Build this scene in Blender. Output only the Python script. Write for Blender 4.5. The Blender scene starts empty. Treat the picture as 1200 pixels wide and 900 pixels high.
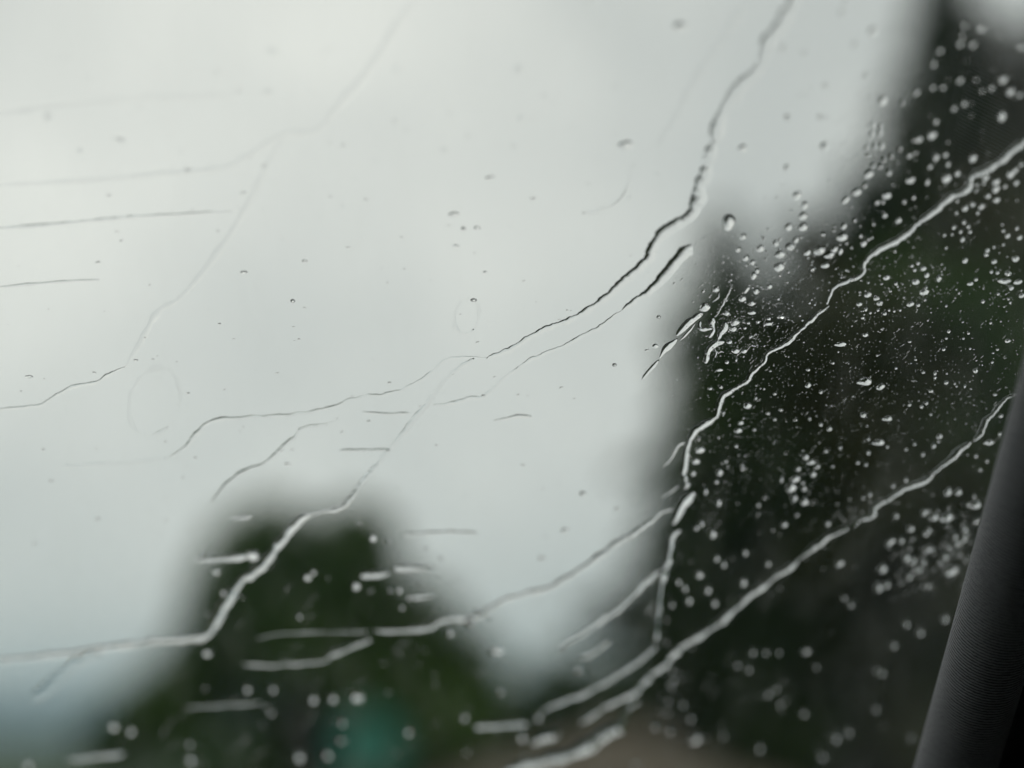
import bpy, bmesh, math, random
import numpy as np
from mathutils import Vector, Matrix

random.seed(7)
rng = np.random.default_rng(7)
scene = bpy.context.scene
col = scene.collection
R = math.radians

# ---------------------------------------------------------------- camera
PITCH = R(14.0)
EYE = Vector((0.0, 0.0, 1.25))
cam_data = bpy.data.cameras.new('camera')
cam = bpy.data.objects.new('camera', cam_data)
col.objects.link(cam)
cam.location = EYE
cam.rotation_euler = (R(90) + PITCH, 0, 0)
cam_data.sensor_width = 36.0
cam_data.lens = 50.0
cam_data.clip_start = 0.02
cam_data.clip_end = 20000
cam_data.dof.use_dof = True
cam_data.dof.focus_distance = 0.5
cam_data.dof.aperture_fstop = 2.05
scene.camera = cam

# ---------------------------------------------------------------- sky: overcast
SUN_EL, SUN_AZ = R(55), R(-25)
world = bpy.data.worlds.new('World')
scene.world = world
world.use_nodes = True
nt = world.node_tree
nt.nodes.clear()
w_out = nt.nodes.new('ShaderNodeOutputWorld')
w_bg = nt.nodes.new('ShaderNodeBackground')
w_bg.inputs['Strength'].default_value = 0.1
sky = nt.nodes.new('ShaderNodeTexSky')
sky.sky_type = 'NISHITA'
sky.sun_disc = False
sky.sun_elevation = SUN_EL
sky.sun_rotation = SUN_AZ
w_tc = nt.nodes.new('ShaderNodeTexCoord')
w_map = nt.nodes.new('ShaderNodeMapping')
w_map.inputs['Scale'].default_value = (1.0, 1.0, 1.0)
w_map.inputs['Location'].default_value = (-2.4013, 1.9548, 0.2996)
w_noise = nt.nodes.new('ShaderNodeTexNoise')
w_noise.inputs['Scale'].default_value = 2.6
w_noise.inputs['Detail'].default_value = 5.0
w_noise.inputs['Roughness'].default_value = 0.52
w_ramp = nt.nodes.new('ShaderNodeValToRGB')
w_ramp.color_ramp.elements[0].position = 0.42
w_ramp.color_ramp.elements[0].color = (6.3, 6.45, 6.15, 1)
w_ramp.color_ramp.elements[1].position = 0.72
w_ramp.color_ramp.elements[1].color = (9.95, 9.85, 9.15, 1)
w_mix = nt.nodes.new('ShaderNodeMix')
w_mix.data_type = 'RGBA'
w_mix.inputs['Factor'].default_value = 0.95
nt.links.new(w_tc.outputs['Generated'], w_map.inputs['Vector'])
nt.links.new(w_map.outputs['Vector'], w_noise.inputs['Vector'])
nt.links.new(w_noise.outputs['Fac'], w_ramp.inputs['Fac'])
nt.links.new(sky.outputs['Color'], w_mix.inputs['A'])
nt.links.new(w_ramp.outputs['Color'], w_mix.inputs['B'])
nt.links.new(w_mix.outputs['Result'], w_bg.inputs['Color'])
nt.links.new(w_bg.outputs['Background'], w_out.inputs['Surface'])

sun_data = bpy.data.lights.new('sun', 'SUN')
sun_data.energy = 0.5
sun_data.angle = R(25)
sun_data.color = (1.0, 0.97, 0.93)
sun = bpy.data.objects.new('sun', sun_data)
col.objects.link(sun)
sun.location = (0, 0, 60)
# the lamp shines from the sky's sun direction
sd = Vector((math.sin(SUN_AZ) * math.cos(SUN_EL), math.cos(SUN_AZ) * math.cos(SUN_EL), math.sin(SUN_EL)))
sun.rotation_euler = sd.to_track_quat('Z', 'Y').to_euler()

scene.view_settings.view_transform = 'Standard'
scene.view_settings.look = 'None'
scene.view_settings.exposure = 0.0
scene.view_settings.gamma = 1.0
scene.view_settings.use_curve_mapping = False
scene.render.engine = 'CYCLES'
scene.cycles.use_denoising = True
scene.cycles.max_bounces = 16
scene.cycles.transmission_bounces = 12
scene.cycles.transparent_max_bounces = 24
scene.cycles.diffuse_bounces = 3
scene.cycles.volume_bounces = 2
scene.cycles.caustics_refractive = True

# ---------------------------------------------------------------- helpers
def tag(o, label=None, cat=None, group=None, kind=None):
    if label: o['label'] = label
    if cat: o['category'] = cat
    if group: o['group'] = group
    if kind: o['kind'] = kind
    return o

def empty(name, loc=(0, 0, 0)):
    o = bpy.data.objects.new(name, None)
    o.location = loc
    o.empty_display_size = 0.05
    col.objects.link(o)
    return o

def mesh_obj(name, verts, faces, mat, parent=None, smooth=False):
    me = bpy.data.meshes.new(name)
    me.from_pydata([tuple(v) for v in verts], [], [tuple(f) for f in faces])
    if smooth:
        me.polygons.foreach_set('use_smooth', [True] * len(me.polygons))
    me.materials.append(mat)
    me.update()
    o = bpy.data.objects.new(name, me)
    col.objects.link(o)
    if parent is not None:
        o.parent = parent
    return o

def new_mat(name):
    m = bpy.data.materials.new(name)
    m.use_nodes = True
    m.node_tree.nodes.clear()
    out = m.node_tree.nodes.new('ShaderNodeOutputMaterial')
    return m, m.node_tree, out

def noisy_mat(name, c1, c2, scale, rough=0.9, bump=0.0, detail=6.0, coord='Object', spec=0.2):
    m, t, out = new_mat(name)
    b = t.nodes.new('ShaderNodeBsdfPrincipled')
    tc = t.nodes.new('ShaderNodeTexCoord')
    n = t.nodes.new('ShaderNodeTexNoise')
    n.inputs['Scale'].default_value = scale
    n.inputs['Detail'].default_value = detail
    r = t.nodes.new('ShaderNodeValToRGB')
    r.color_ramp.elements[0].position = 0.32
    r.color_ramp.elements[1].position = 0.68
    r.color_ramp.elements[0].color = (*c1, 1)
    r.color_ramp.elements[1].color = (*c2, 1)
    t.links.new(tc.outputs[coord], n.inputs['Vector'])
    t.links.new(n.outputs['Fac'], r.inputs['Fac'])
    t.links.new(r.outputs['Color'], b.inputs['Base Color'])
    b.inputs['Roughness'].default_value = rough
    b.inputs['Specular IOR Level'].default_value = spec
    if bump:
        bp = t.nodes.new('ShaderNodeBump')
        bp.inputs['Strength'].default_value = bump
        t.links.new(n.outputs['Fac'], bp.inputs['Height'])
        t.links.new(bp.outputs['Normal'], b.inputs['Normal'])
    t.links.new(b.outputs['BSDF'], out.inputs['Surface'])
    return m

def leaf_mat(name, c1, c2, scale=0.6):
    m, t, out = new_mat(name)
    tc = t.nodes.new('ShaderNodeTexCoord')
    n = t.nodes.new('ShaderNodeTexNoise')
    n.inputs['Scale'].default_value = scale
    n.inputs['Detail'].default_value = 4
    r = t.nodes.new('ShaderNodeValToRGB')
    r.color_ramp.elements[0].position = 0.3
    r.color_ramp.elements[1].position = 0.7
    r.color_ramp.elements[0].color = (*c1, 1)
    r.color_ramp.elements[1].color = (*c2, 1)
    d = t.nodes.new('ShaderNodeBsdfPrincipled')
    d.inputs['Roughness'].default_value = 0.7
    d.inputs['Specular IOR Level'].default_value = 0.25
    tr = t.nodes.new('ShaderNodeBsdfTranslucent')
    mx = t.nodes.new('ShaderNodeMixShader')
    mx.inputs['Fac'].default_value = 0.15
    t.links.new(tc.outputs['Object'], n.inputs['Vector'])
    t.links.new(n.outputs['Fac'], r.inputs['Fac'])
    t.links.new(r.outputs['Color'], d.inputs['Base Color'])
    t.links.new(r.outputs['Color'], tr.inputs['Color'])
    t.links.new(d.outputs['BSDF'], mx.inputs[1])
    t.links.new(tr.outputs['BSDF'], mx.inputs[2])
    t.links.new(mx.outputs['Shader'], out.inputs['Surface'])
    return m

# ---------------------------------------------------------------- materials
M = {}
M['grass'] = noisy_mat('grass_ground', (0.030, 0.060, 0.030), (0.060, 0.090, 0.048), 0.25, 0.95, 0.3)
M['asphalt'] = noisy_mat('asphalt', (0.040, 0.041, 0.043), (0.062, 0.062, 0.063), 30.0, 0.6, 0.2)
M['road_paint'] = noisy_mat('road_paint', (0.55, 0.55, 0.53), (0.78, 0.78, 0.76), 12.0, 0.7)
M['earth'] = noisy_mat('bare_earth', (0.075, 0.064, 0.048), (0.17, 0.145, 0.11), 0.9, 0.95, 0.5)
M['ridge'] = noisy_mat('far_ridge', (0.028, 0.048, 0.034), (0.055, 0.075, 0.050), 0.012, 0.95)
M['slope'] = noisy_mat('wooded_slope', (0.012, 0.018, 0.009), (0.035, 0.034, 0.020), 0.22, 0.95, 0.6)
M['bark'] = noisy_mat('bark', (0.030, 0.022, 0.016), (0.085, 0.066, 0.048), 6.0, 0.95, 0.6)
M['leaf_dark'] = leaf_mat('dark_leaves', (0.013, 0.032, 0.006), (0.050, 0.086, 0.012), 0.3)
M['leaf_green'] = leaf_mat('green_leaves', (0.026, 0.066, 0.010), (0.086, 0.160, 0.022), 0.3)
M['needle'] = leaf_mat('conifer_needles', (0.012, 0.028, 0.007), (0.040, 0.070, 0.013), 0.3)
M['leaf_brown'] = leaf_mat('brown_leaves', (0.050, 0.042, 0.028), (0.105, 0.090, 0.060))
M['leaf_olive'] = leaf_mat('olive_leaves', (0.022, 0.032, 0.006), (0.074, 0.076, 0.018), 0.3)

# ================================================================ THE SETTING
def grid_sheet(name, xs, ys, zf, mat, kind='structure'):
    verts, faces = [], []
    for y in ys:
        for x in xs:
            verts.append((x, y, zf(x, y)))
    nx = len(xs)
    for j in range(len(ys) - 1):
        for i in range(nx - 1):
            a = j * nx + i
            faces.append((a, a + 1, a + nx + 1, a + nx))
    o = mesh_obj(name, verts, faces, mat, smooth=True)
    o['kind'] = kind
    return o

mesh_obj('ground', [(-5000, -1500, 0), (5000, -1500, 0), (5000, 6500, 0), (-5000, 6500, 0)], [(0, 1, 2, 3)], M['grass'])['kind'] = 'structure'
road = mesh_obj('road', [(-4.6, -60, 0.004), (2.6, -60, 0.004), (2.6, 16, 0.004), (-4.6, 16, 0.004)], [(0, 1, 2, 3)], M['asphalt'])
road['kind'] = 'structure'
for k in range(7):
    y0 = -40 + 8 * k
    mesh_obj('road_marking', [(-1.06, y0, 0.008), (-0.94, y0, 0.008), (-0.94, y0 + 3, 0.008), (-1.06, y0 + 3, 0.008)], [(0, 1, 2, 3)], M['road_paint'], road)

# far blue ridge, kilometres away
def ridge_z(x, y):
    t = (y - 2100) / 900.0
    env = max(0.0, 1 - abs(t - 0.35) / 0.75)
    top = 94 + 12 * math.sin(x / 330 + 0.9) + 7 * math.sin(x / 118) + 5 * math.sin(x / 47 + y / 90) - 0.004 * x
    return -3 + top * env ** 0.85
grid_sheet('far_hills', list(np.linspace(-3200, 3200, 90)), list(np.linspace(2000, 3200, 26)), ridge_z, M['ridge'])

# wooded hillside that climbs to the right behind the trees
def slope_z(x, y):
    u = (x - 5.5) / 26.0 + 0.10 * math.sin(y * 0.13)
    u = min(max(u, 0), 1)
    v = min(max((y - 30) / 18.0, 0), 1)
    return -0.4 + 25 * (u ** 0.75) * v + 0.8 * math.sin(x * 0.7) * math.sin(y * 0.45) * v * u
grid_sheet('hillside', list(np.linspace(5, 46, 42)), list(np.linspace(29, 75, 36)), slope_z, M['slope'])

# mound of bare earth low in the middle of the view
def mound_z(x, y):
    cx, cy = 1.6, 25.0
    e = ((x - cx) / 3.2) ** 2 + ((y - cy) / 3.2) ** 2
    return -0.15 + 1.55 * math.exp(-e * 1.25) * (1 + 0.13 * math.sin(2.3 * x) * math.sin(1.7 * y))
grid_sheet('earth_bank', list(np.linspace(-5, 10, 46)), list(np.linspace(18.5, 31.5, 34)), mound_z, M['earth'])

# ---------------------------------------------------------------- trees
def tube_mesh(path, radii, seg=8):
    verts, faces = [], []
    n = len(path)
    for i, (p, r) in enumerate(zip(path, radii)):
        p = Vector(p)
        d = (Vector(path[min(i + 1, n - 1)]) - Vector(path[max(i - 1, 0)])).normalized()
        a = d.orthogonal().normalized()
        b = d.cross(a)
        for k in range(seg):
            t = 2 * math.pi * k / seg
            verts.append(p + a * (math.cos(t) * r) + b * (math.sin(t) * r))
    for i in range(n - 1):
        for k in range(seg):
            k2 = (k + 1) % seg
            faces.append((i * seg + k, i * seg + k2, (i + 1) * seg + k2, (i + 1) * seg + k))
    return verts, faces

def join(parts):
    V, F = [], []
    for v, f in parts:
        o = len(V)
        V += list(v)
        F += [tuple(i + o for i in q) for q in f]
    return V, F

def leaves_mesh(name, centres, size, mat, parent, jitter=0.35, droop=None):
    """leaf-sized folded rhombs, one per centre"""
    n = len(centres)
    c = np.asarray(centres, float)
    d = rng.normal(size=(n, 3))
    if droop is not None:
        d = droop + 0.45 * rng.normal(size=(n, 3))
    d /= np.linalg.norm(d, axis=1)[:, None]
    e = np.cross(d, rng.normal(size=(n, 3)))
    e /= np.linalg.norm(e, axis=1)[:, None]
    nn = np.cross(d, e)
    s = (size * (1 + jitter * rng.uniform(-1, 1, n)))[:, None]
    v0 = c - d * s * 0.5
    v1 = c + e * s * 0.28 + nn * s * 0.08
    v2 = c + d * s * 0.5
    v3 = c - e * s * 0.28 + nn * s * 0.08
    V = np.stack([v0, v1, v2, v3], 1).reshape(-1, 3)
    me = bpy.data.meshes.new(name)
    me.vertices.add(4 * n)
    me.vertices.foreach_set('co', V.ravel())
    me.loops.add(4 * n)
    me.loops.foreach_set('vertex_index', np.arange(4 * n))
    me.polygons.add(n)
    me.polygons.foreach_set('loop_start', np.arange(n) * 4)
    me.polygons.foreach_set('loop_total', np.full(n, 4))
    me.materials.append(mat)
    me.update()
    me.validate()
    o = bpy.data.objects.new(name, me)
    col.objects.link(o)
    o.parent = parent
    return o

def broadleaf(name, label, loc, h, rad, mat, n_leaf=7000, low=0.12, leaf=0.30, group=None, lean=0.0, cat='tree', cone=False):
    root = empty(name, loc)
    tag(root, label, cat, group)
    path = [(0, 0, -0.3), (0.05 * rad, 0.02, 0.22 * h), (0.08 * rad + lean * 0.3, -0.04 * rad, 0.5 * h), (lean, 0.02, 0.86 * h)]
    parts = [tube_mesh(path, [0.045 * h, 0.036 * h, 0.024 * h, 0.005 * h])]
    blobs = []
    nb = 34
    for k in range(nb):
        t = (k + 0.5) / nb
        z = low * h + (1 - low) * h * (t ** 0.85) * 0.93
        f = (z / h - low) / (1 - low)
        prof = rad * (max(0.0, 1 - (abs(f - 0.33) / 0.70) ** 2.2)) ** 0.55
        if cone:
            prof = rad * (1 - 0.78 * max(f, 0))
        a = k * 2.4 + random.uniform(-0.4, 0.4)
        rr = prof * (random.uniform(0.6, 0.86) if cone else random.uniform(0.45, 0.78))
        bc = Vector((math.cos(a) * rr + lean * f, math.sin(a) * rr, z))
        br = rad * random.uniform(0.30, 0.46) * (0.75 + 0.25 * (1 - f)) * (0.55 if cone else 1)
        blobs.append((bc, br))
        st = Vector((0.08 * rad * f + lean * f, 0, max(0.1 * h, z - 0.22 * h)))
        parts.append(tube_mesh([st, (st + bc) / 2 + Vector((0, 0, 0.05 * h)), bc], [0.012 * h, 0.008 * h, 0.003 * h], 5))
    v, f = join(parts)
    mesh_obj('trunk', v, f, M['bark'], root, True)
    w = np.array([b[1] ** 2 for b in blobs])
    idx = rng.choice(len(blobs), n_leaf, p=w / w.sum())
    bc = np.array([tuple(b[0]) for b in blobs])[idx]
    br = np.array([b[1] for b in blobs])[idx]
    d = rng.normal(size=(n_leaf, 3))
    d /= np.linalg.norm(d, axis=1)[:, None]
    rr = br * rng.uniform(0.25, 1.08, n_leaf) ** 0.6
    c = bc + d * rr[:, None] * np.array([1, 1, 0.85])
    c[:, 2] = np.maximum(c[:, 2], 0.05)
    leaves_mesh('crown', c, leaf, mat, root)
    return root

def conifer(name, label, loc, h, rad, mat, n_leaf=7000, leaf=0.34, group=None, low=0.06):
    root = empty(name, loc)
    tag(root, label, 'tree', group)
    parts = [tube_mesh([(0, 0, -0.3), (0, 0, 0.5 * h), (0, 0, 0.985 * h)], [0.022 * h, 0.013 * h, 0.002 * h])]
    tiers = int(16 + h)
    C, D = [], []
    tot = 0
    br = []
    for k in range(tiers):
        f = (k + 0.3) / tiers
        z = h * (low + (0.97 - low) * f)
        L = rad * (1 - f) ** 0.85 * random.uniform(0.82, 1.1) + 0.10
        for j in range(7):
            a = 2 * math.pi * j / 7 + k * 0.61 + random.uniform(-0.25, 0.25)
            l = L * random.uniform(0.72, 1.08)
            br.append((z, a, l))
            tot += l
    for z, a, l in br:
        dx, dy = math.cos(a), math.sin(a)
        tip = Vector((dx * l, dy * l, z - 0.16 * l))
        mid = Vector((dx * l * 0.5, dy * l * 0.5, z + 0.03 * l))
        parts.append(tube_mesh([(0, 0, z), mid, tip], [0.006 * h * (1.2 - z / h), 0.004 * h * (1.2 - z / h), 0.002], 4))
        n = max(6, int(n_leaf * l / tot))
        t = rng.uniform(0.08, 1.05, n) ** 0.8
        wdt = 0.30 * l * (1.1 - t) + 0.06
        off = rng.normal(size=(n, 3)) * wdt[:, None] * np.array([0.8, 0.8, 0.45])
        base = np.stack([dx * l * t, dy * l * t, z + 0.10 * l * t * (1 - t) - 0.16 * l * t], 1)
        C.append(base + off)
        D.append(np.tile([dx, dy, -0.35], (n, 1)))
    v, f = join(parts)
    mesh_obj('trunk', v, f, M['bark'], root, True)
    leaves_mesh('crown', np.concatenate(C), leaf, mat, root, droop=np.concatenate(D))
    return root

broadleaf('broadleaf_tree', 'broad dark green tree standing alone low on the left side', (-4.05, 30, 0), 6.05, 5.5, M['leaf_green'], 17000, low=0.02, leaf=0.30, cone=True)
conifer('conifer_tree', 'slender dark conifer with a pointed tip at the left edge of the wood', (4.76, 30, 0), 13.24, 3.7, M['needle'], 12000, 0.34)
conifer('conifer_tree', 'tallest conifer of the wood, its tip near the top edge of the picture', (12.22, 36.5, 0), 24.56, 6.0, M['needle'], 16000, 0.44)
conifer('conifer_tree', 'conifer one step lower on the left of the tallest one', (10.47, 35.5, 0), 19.21, 4.8, M['leaf_dark'], 13000, 0.42)
conifer('conifer_tree', 'stout conifer in the wood between the slender tip and the tallest conifer', (8.78, 34, 0), 16.11, 4.2, M['needle'], 12000, 0.4)
conifer('conifer_tree', 'dark conifer rising out of the picture at the right edge', (16.57, 39, 0), 23.82, 4.6, M['needle'], 12000, 0.44)
broadleaf('broadleaf_tree', 'brown leaved tree high at the right edge behind the drops', (13.86, 37.5, 0), 21.44, 4.0, M['leaf_brown'], 13000, leaf=0.36, low=0.3)
broadleaf('broadleaf_tree', 'rounded tree closing the gap right of the slender conifer', (7.38, 32.5, 0), 14.24, 2.9, M['leaf_olive'], 10000, low=0.05, cone=True)
broadleaf('broadleaf_tree', 'small dark tree filling the foot of the pale gap in the wood', (5.97, 30.6, 0), 12.03, 2.2, M['leaf_dark'], 9000, low=0.05, cone=True)
broadleaf('broadleaf_tree', 'dark narrow tree at the very left edge of the wood', (4.32, 29, 0), 10.93, 2.6, M['leaf_green'], 10000, low=0.02, cone=True)
broadleaf('broadleaf_tree', 'bushy green tree at the foot of the slender conifer', (5.22, 28, 0), 8.86, 2.5, M['leaf_dark'], 10000, low=0.03)
broadleaf('broadleaf_tree', 'olive green tree in the middle of the dark wood', (7.1, 27.5, 0), 10.25, 3.0, M['leaf_olive'], 11000, low=0.03)
broadleaf('broadleaf_tree', 'green leaved tree just left of the grey pillar', (8.76, 28.5, 0), 11.33, 3.2, M['leaf_green'], 12000, low=0.03)
broadleaf('broadleaf_tree', 'large dark tree partly hidden by the grey pillar at the right edge', (11.82, 31, 0), 13.79, 4.2, M['leaf_olive'], 12000, low=0.03, leaf=0.34)
broadleaf('shrub', 'low green bush beside the broad left tree', (-1.6, 30.6, 0), 3.7, 2.0, M['leaf_green'], 6000, low=0.02, leaf=0.22, cat='bush')
broadleaf('shrub', 'low bush in the dip between the broad tree and the wood', (1.75, 33.0, 0), 3.0, 2.2, M['leaf_green'], 6000, low=0.02, leaf=0.22, cat='bush')
broadleaf('shrub', 'bush at the left foot of the wood under the slender conifer', (3.9, 31.8, 0), 3.6, 1.7, M['leaf_green'], 6000, low=0.02, leaf=0.22, cat='bush')

# teal road sign
sign_m = noisy_mat('teal_sign_face', (0.04, 0.20, 0.145), (0.05, 0.24, 0.18), 3.0, 0.45)
steel_m = noisy_mat('galvanised_steel', (0.30, 0.31, 0.31), (0.42, 0.43, 0.43), 8.0, 0.5)
sg = empty('road_sign', (-2.35, 24.0, 0))
tag(sg, 'small teal road sign in front of the broad left tree', 'sign')
def disc(r, t, seg=40):
    v = [(0, -t, 0), (0, t, 0)]
    f = []
    for k in range(seg):
        a = 2 * math.pi * k / seg
        v += [(r * math.cos(a), -t, r * math.sin(a)), (r * math.cos(a), t, r * math.sin(a))]
    for k in range(seg):
        i, j = 2 + 2 * k, 2 + 2 * ((k + 1) % seg)
        f += [(0, i, j), (1, j + 1, i + 1), (i, i + 1, j + 1, j)]
    return v, f
v, f = disc(0.56, 0.012)
b = mesh_obj('sign_face', v, f, sign_m, sg); b.location = (0, -0.05, 1.15)
v, f = tube_mesh([(0, 0, -0.2), (0, 0, 0.8), (0, 0, 1.6)], [0.035] * 3, 12)
mesh_obj('post', v, f, steel_m, sg, True)

# ================================================================ THE CAR we sit in
RAKE = 0.72                                    # how far the pane leans back, seen along the line of sight
cp, sp = math.cos(PITCH), math.sin(PITCH)
AX = Vector((1, 0, 0)); AF = Vector((0, cp, sp)); AU = Vector((0, -sp, cp))
GN = (AF + RAKE * AU).normalized()             # outward normal of the windshield
GT = (AU - RAKE * AF).normalized()             # up along the pane
G0 = EYE + 0.5108 * AF                         # reference point on the outer face
def G(u, w, n=0.0):
    return G0 + float(u) * AX + float(w) * GT + float(n) * GN
PANE = Matrix(((-AX.x, GT.x, GN.x, G0.x), (-AX.y, GT.y, GN.y, G0.y), (-AX.z, GT.z, GN.z, G0.z), (0, 0, 0, 1)))

car = empty('car', (-0.45, 0.2, 0))
tag(car, 'car interior with rain-wet windshield and grey cloth pillar at the right', 'car')
CINV = Matrix.Translation((-0.45, 0.2, 0)).inverted()
def car_part(name, verts, faces, mat, smooth=False, bevel=0.0):
    o = mesh_obj(name, [CINV @ Vector(v) for v in verts], faces, mat, car, smooth)
    if bevel:
        bm = o.modifiers.new('bevel', 'BEVEL'); bm.width = bevel; bm.segments = 3
    return o

# glass: clear, faintly green, with a thin wiped film of water and dust
m, t, out = new_mat('windshield_glass')
tc = t.nodes.new('ShaderNodeTexCoord')
tr = t.nodes.new('ShaderNodeBsdfTransparent'); tr.inputs['Color'].default_value = (0.972, 0.985, 0.978, 1)
gl = t.nodes.new('ShaderNodeBsdfGlossy'); gl.inputs['Roughness'].default_value = 0.02
mx1 = t.nodes.new('ShaderNodeMixShader'); mx1.inputs['Fac'].default_value = 0.035
film = t.nodes.new('ShaderNodeBsdfTranslucent'); film.inputs['Color'].default_value = (0.84, 0.86, 0.80, 1)
mx2 = t.nodes.new('ShaderNodeMixShader')
mp = t.nodes.new('ShaderNodeMapping'); mp.inputs['Rotation'].default_value = (0, 0, R(42)); mp.inputs['Scale'].default_value = (60, 22, 60)
n1 = t.nodes.new('ShaderNodeTexNoise'); n1.inputs['Scale'].default_value = 1.0; n1.inputs['Detail'].default_value = 7; n1.inputs['Roughness'].default_value = 0.62
mr1 = t.nodes.new('ShaderNodeMapRange'); mr1.inputs['From Min'].default_value = 0.48; mr1.inputs['From Max'].default_value = 0.78
mr1.inputs['To Min'].default_value = 0.0006; mr1.inputs['To Max'].default_value = 0.022
t.links.new(tc.outputs['Object'], mp.inputs['Vector']); t.links.new(mp.outputs['Vector'], n1.inputs['Vector'])
t.links.new(n1.outputs['Fac'], mr1.inputs['Value']); t.links.new(mr1.outputs['Result'], mx2.inputs['Fac'])
t.links.new(tr.outputs['BSDF'], mx1.inputs[1]); t.links.new(gl.outputs['BSDF'], mx1.inputs[2])
t.links.new(mx1.outputs['Shader'], mx2.inputs[1]); t.links.new(film.outputs['BSDF'], mx2.inputs[2])
t.links.new(mx2.outputs['Shader'], out.inputs['Surface'])
M['glass'] = m
m, t, out = new_mat('tinted_glass')  # unseen side windows; tint added to dim their light on the pillar cloth
tr = t.nodes.new('ShaderNodeBsdfTransparent'); tr.inputs['Color'].default_value = (0.45, 0.47, 0.46, 1)
gl = t.nodes.new('ShaderNodeBsdfGlossy'); gl.inputs['Roughness'].default_value = 0.02
mx1 = t.nodes.new('ShaderNodeMixShader'); mx1.inputs['Fac'].default_value = 0.035
t.links.new(tr.outputs['BSDF'], mx1.inputs[1]); t.links.new(gl.outputs['BSDF'], mx1.inputs[2]); t.links.new(mx1.outputs['Shader'], out.inputs['Surface'])
M['tinted_glass'] = m

# woven cloth on the pillar: fine crosswise ribs
m, t, out = new_mat('pillar_cloth')
tc = t.nodes.new('ShaderNodeTexCoord')
b = t.nodes.new('ShaderNodeBsdfPrincipled')
b.inputs['Roughness'].default_value = 0.9
b.inputs['Specular IOR Level'].default_value = 0.15
b.inputs['Sheen Weight'].default_value = 0.25
mp = t.nodes.new('ShaderNodeMapping')
wv = t.nodes.new('ShaderNodeTexWave'); wv.wave_type = 'BANDS'; wv.bands_direction = 'Y'
wv.inputs['Scale'].default_value = 235.0; wv.inputs['Distortion'].default_value = 1.8; wv.inputs['Detail'].default_value = 2.0; wv.inputs['Detail Scale'].default_value = 3.0
wx = t.nodes.new('ShaderNodeTexWave'); wx.wave_type = 'BANDS'; wx.bands_direction = 'X'
wx.inputs['Scale'].default_value = 620.0; wx.inputs['Distortion'].default_value = 1.5
nz = t.nodes.new('ShaderNodeTexNoise'); nz.inputs['Scale'].default_value = 900.0; nz.inputs['Detail'].default_value = 3
ad = t.nodes.new('ShaderNodeMath'); ad.operation = 'MULTIPLY_ADD'; ad.inputs[1].default_value = 0.3
ad2 = t.nodes.new('ShaderNodeMath'); ad2.operation = 'MULTIPLY_ADD'; ad2.inputs[1].default_value = 0.35
rp = t.nodes.new('ShaderNodeValToRGB')
rp.color_ramp.elements[0].position = 0.35; rp.color_ramp.elements[0].color = (0.055, 0.057, 0.064, 1)
rp.color_ramp.elements[1].position = 1.1; rp.color_ramp.elements[1].color = (0.42, 0.42, 0.44, 1)
bp = t.nodes.new('ShaderNodeBump'); bp.inputs['Strength'].default_value = 0.8; bp.inputs['Distance'].default_value = 0.0004
t.links.new(tc.outputs['UV'], mp.inputs['Vector'])
for q in (wv, wx, nz): t.links.new(mp.outputs['Vector'], q.inputs['Vector'])
t.links.new(wx.outputs['Fac'], ad.inputs[0]); t.links.new(wv.outputs['Fac'], ad.inputs[2])
t.links.new(nz.outputs['Fac'], ad2.inputs[0]); t.links.new(ad.outputs['Value'], ad2.inputs[2])
t.links.new(ad2.outputs['Value'], rp.inputs['Fac']); t.links.new(ad2.outputs['Value'], bp.inputs['Height'])
t.links.new(rp.outputs['Color'], b.inputs['Base Color']); t.links.new(bp.outputs['Normal'], b.inputs['Normal'])
t.links.new(b.outputs['BSDF'], out.inputs['Surface'])
M['cloth'] = m
M['rubber'] = noisy_mat('black_rubber', (0.012, 0.012, 0.012), (0.02, 0.02, 0.02), 60, 0.7)
M['dash'] = noisy_mat('dash_plastic', (0.018, 0.018, 0.019), (0.028, 0.028, 0.029), 300, 0.75, 0.2)
M['lining'] = noisy_mat('roof_lining', (0.06, 0.06, 0.058), (0.08, 0.08, 0.078), 200, 0.95)
M['door'] = noisy_mat('door_card', (0.020, 0.020, 0.021), (0.035, 0.035, 0.036), 120, 0.8)
M['paint'] = noisy_mat('car_paint', (0.05, 0.055, 0.06), (0.055, 0.06, 0.065), 2, 0.25, spec=0.5)

XR, XL = 0.205, -1.20                           # inner edges of the pane
W_LO, W_HI = -0.56, 0.345
# pane, 4.8 mm thick, its outer face is w-u plane n = 0
pane = mesh_obj('windshield', [(-x, w, n) for n in (0.0, -0.0048) for (x, w) in ((XL, W_LO), (XR, W_LO), (XR, W_HI), (XL, W_HI))],
                [(0, 3, 2, 1), (4, 5, 6, 7), (0, 1, 5, 4), (1, 2, 6, 5), (2, 3, 7, 6), (3, 0, 4, 7)], M['glass'], car)
pane.matrix_local = CINV @ PANE

def strip(name, prof, w0, w1, mat, seg=40, smooth=True, uv=False):
    """a profile in (u, n) run along the rake of the pane"""
    verts, faces = [], []
    for j in range(seg + 1):
        w = w0 + (w1 - w0) * j / seg
        for (u, n) in prof:
            verts.append(G(u + 0.012 * (w + 0.20), w, n))
    k = len(prof)
    for j in range(seg):
        for i in range(k - 1):
            faces.append((j * k + i, j * k + i + 1, (j + 1) * k + i + 1, (j + 1) * k + i))
    o = car_part(name, verts, faces, mat, smooth)
    if uv:
        acc = [0.0]
        for i in range(1, k):
            acc.append(acc[-1] + math.dist(prof[i], prof[i - 1]))
        lay = o.data.uv_layers.new(name='weave')
        for lp in o.data.loops:
            j, i = divmod(lp.vertex_index, k)
            lay.data[lp.index].uv = (acc[i], w0 + (w1 - w0) * j / seg)
    return o

def ell(cx, cn, ru, rn, a0, a1, n=28):
    return [(cx + ru * math.cos(R(a0 + (a1 - a0) * i / n)), cn + rn * math.sin(R(a0 + (a1 - a0) * i / n))) for i in range(n + 1)]
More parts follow.
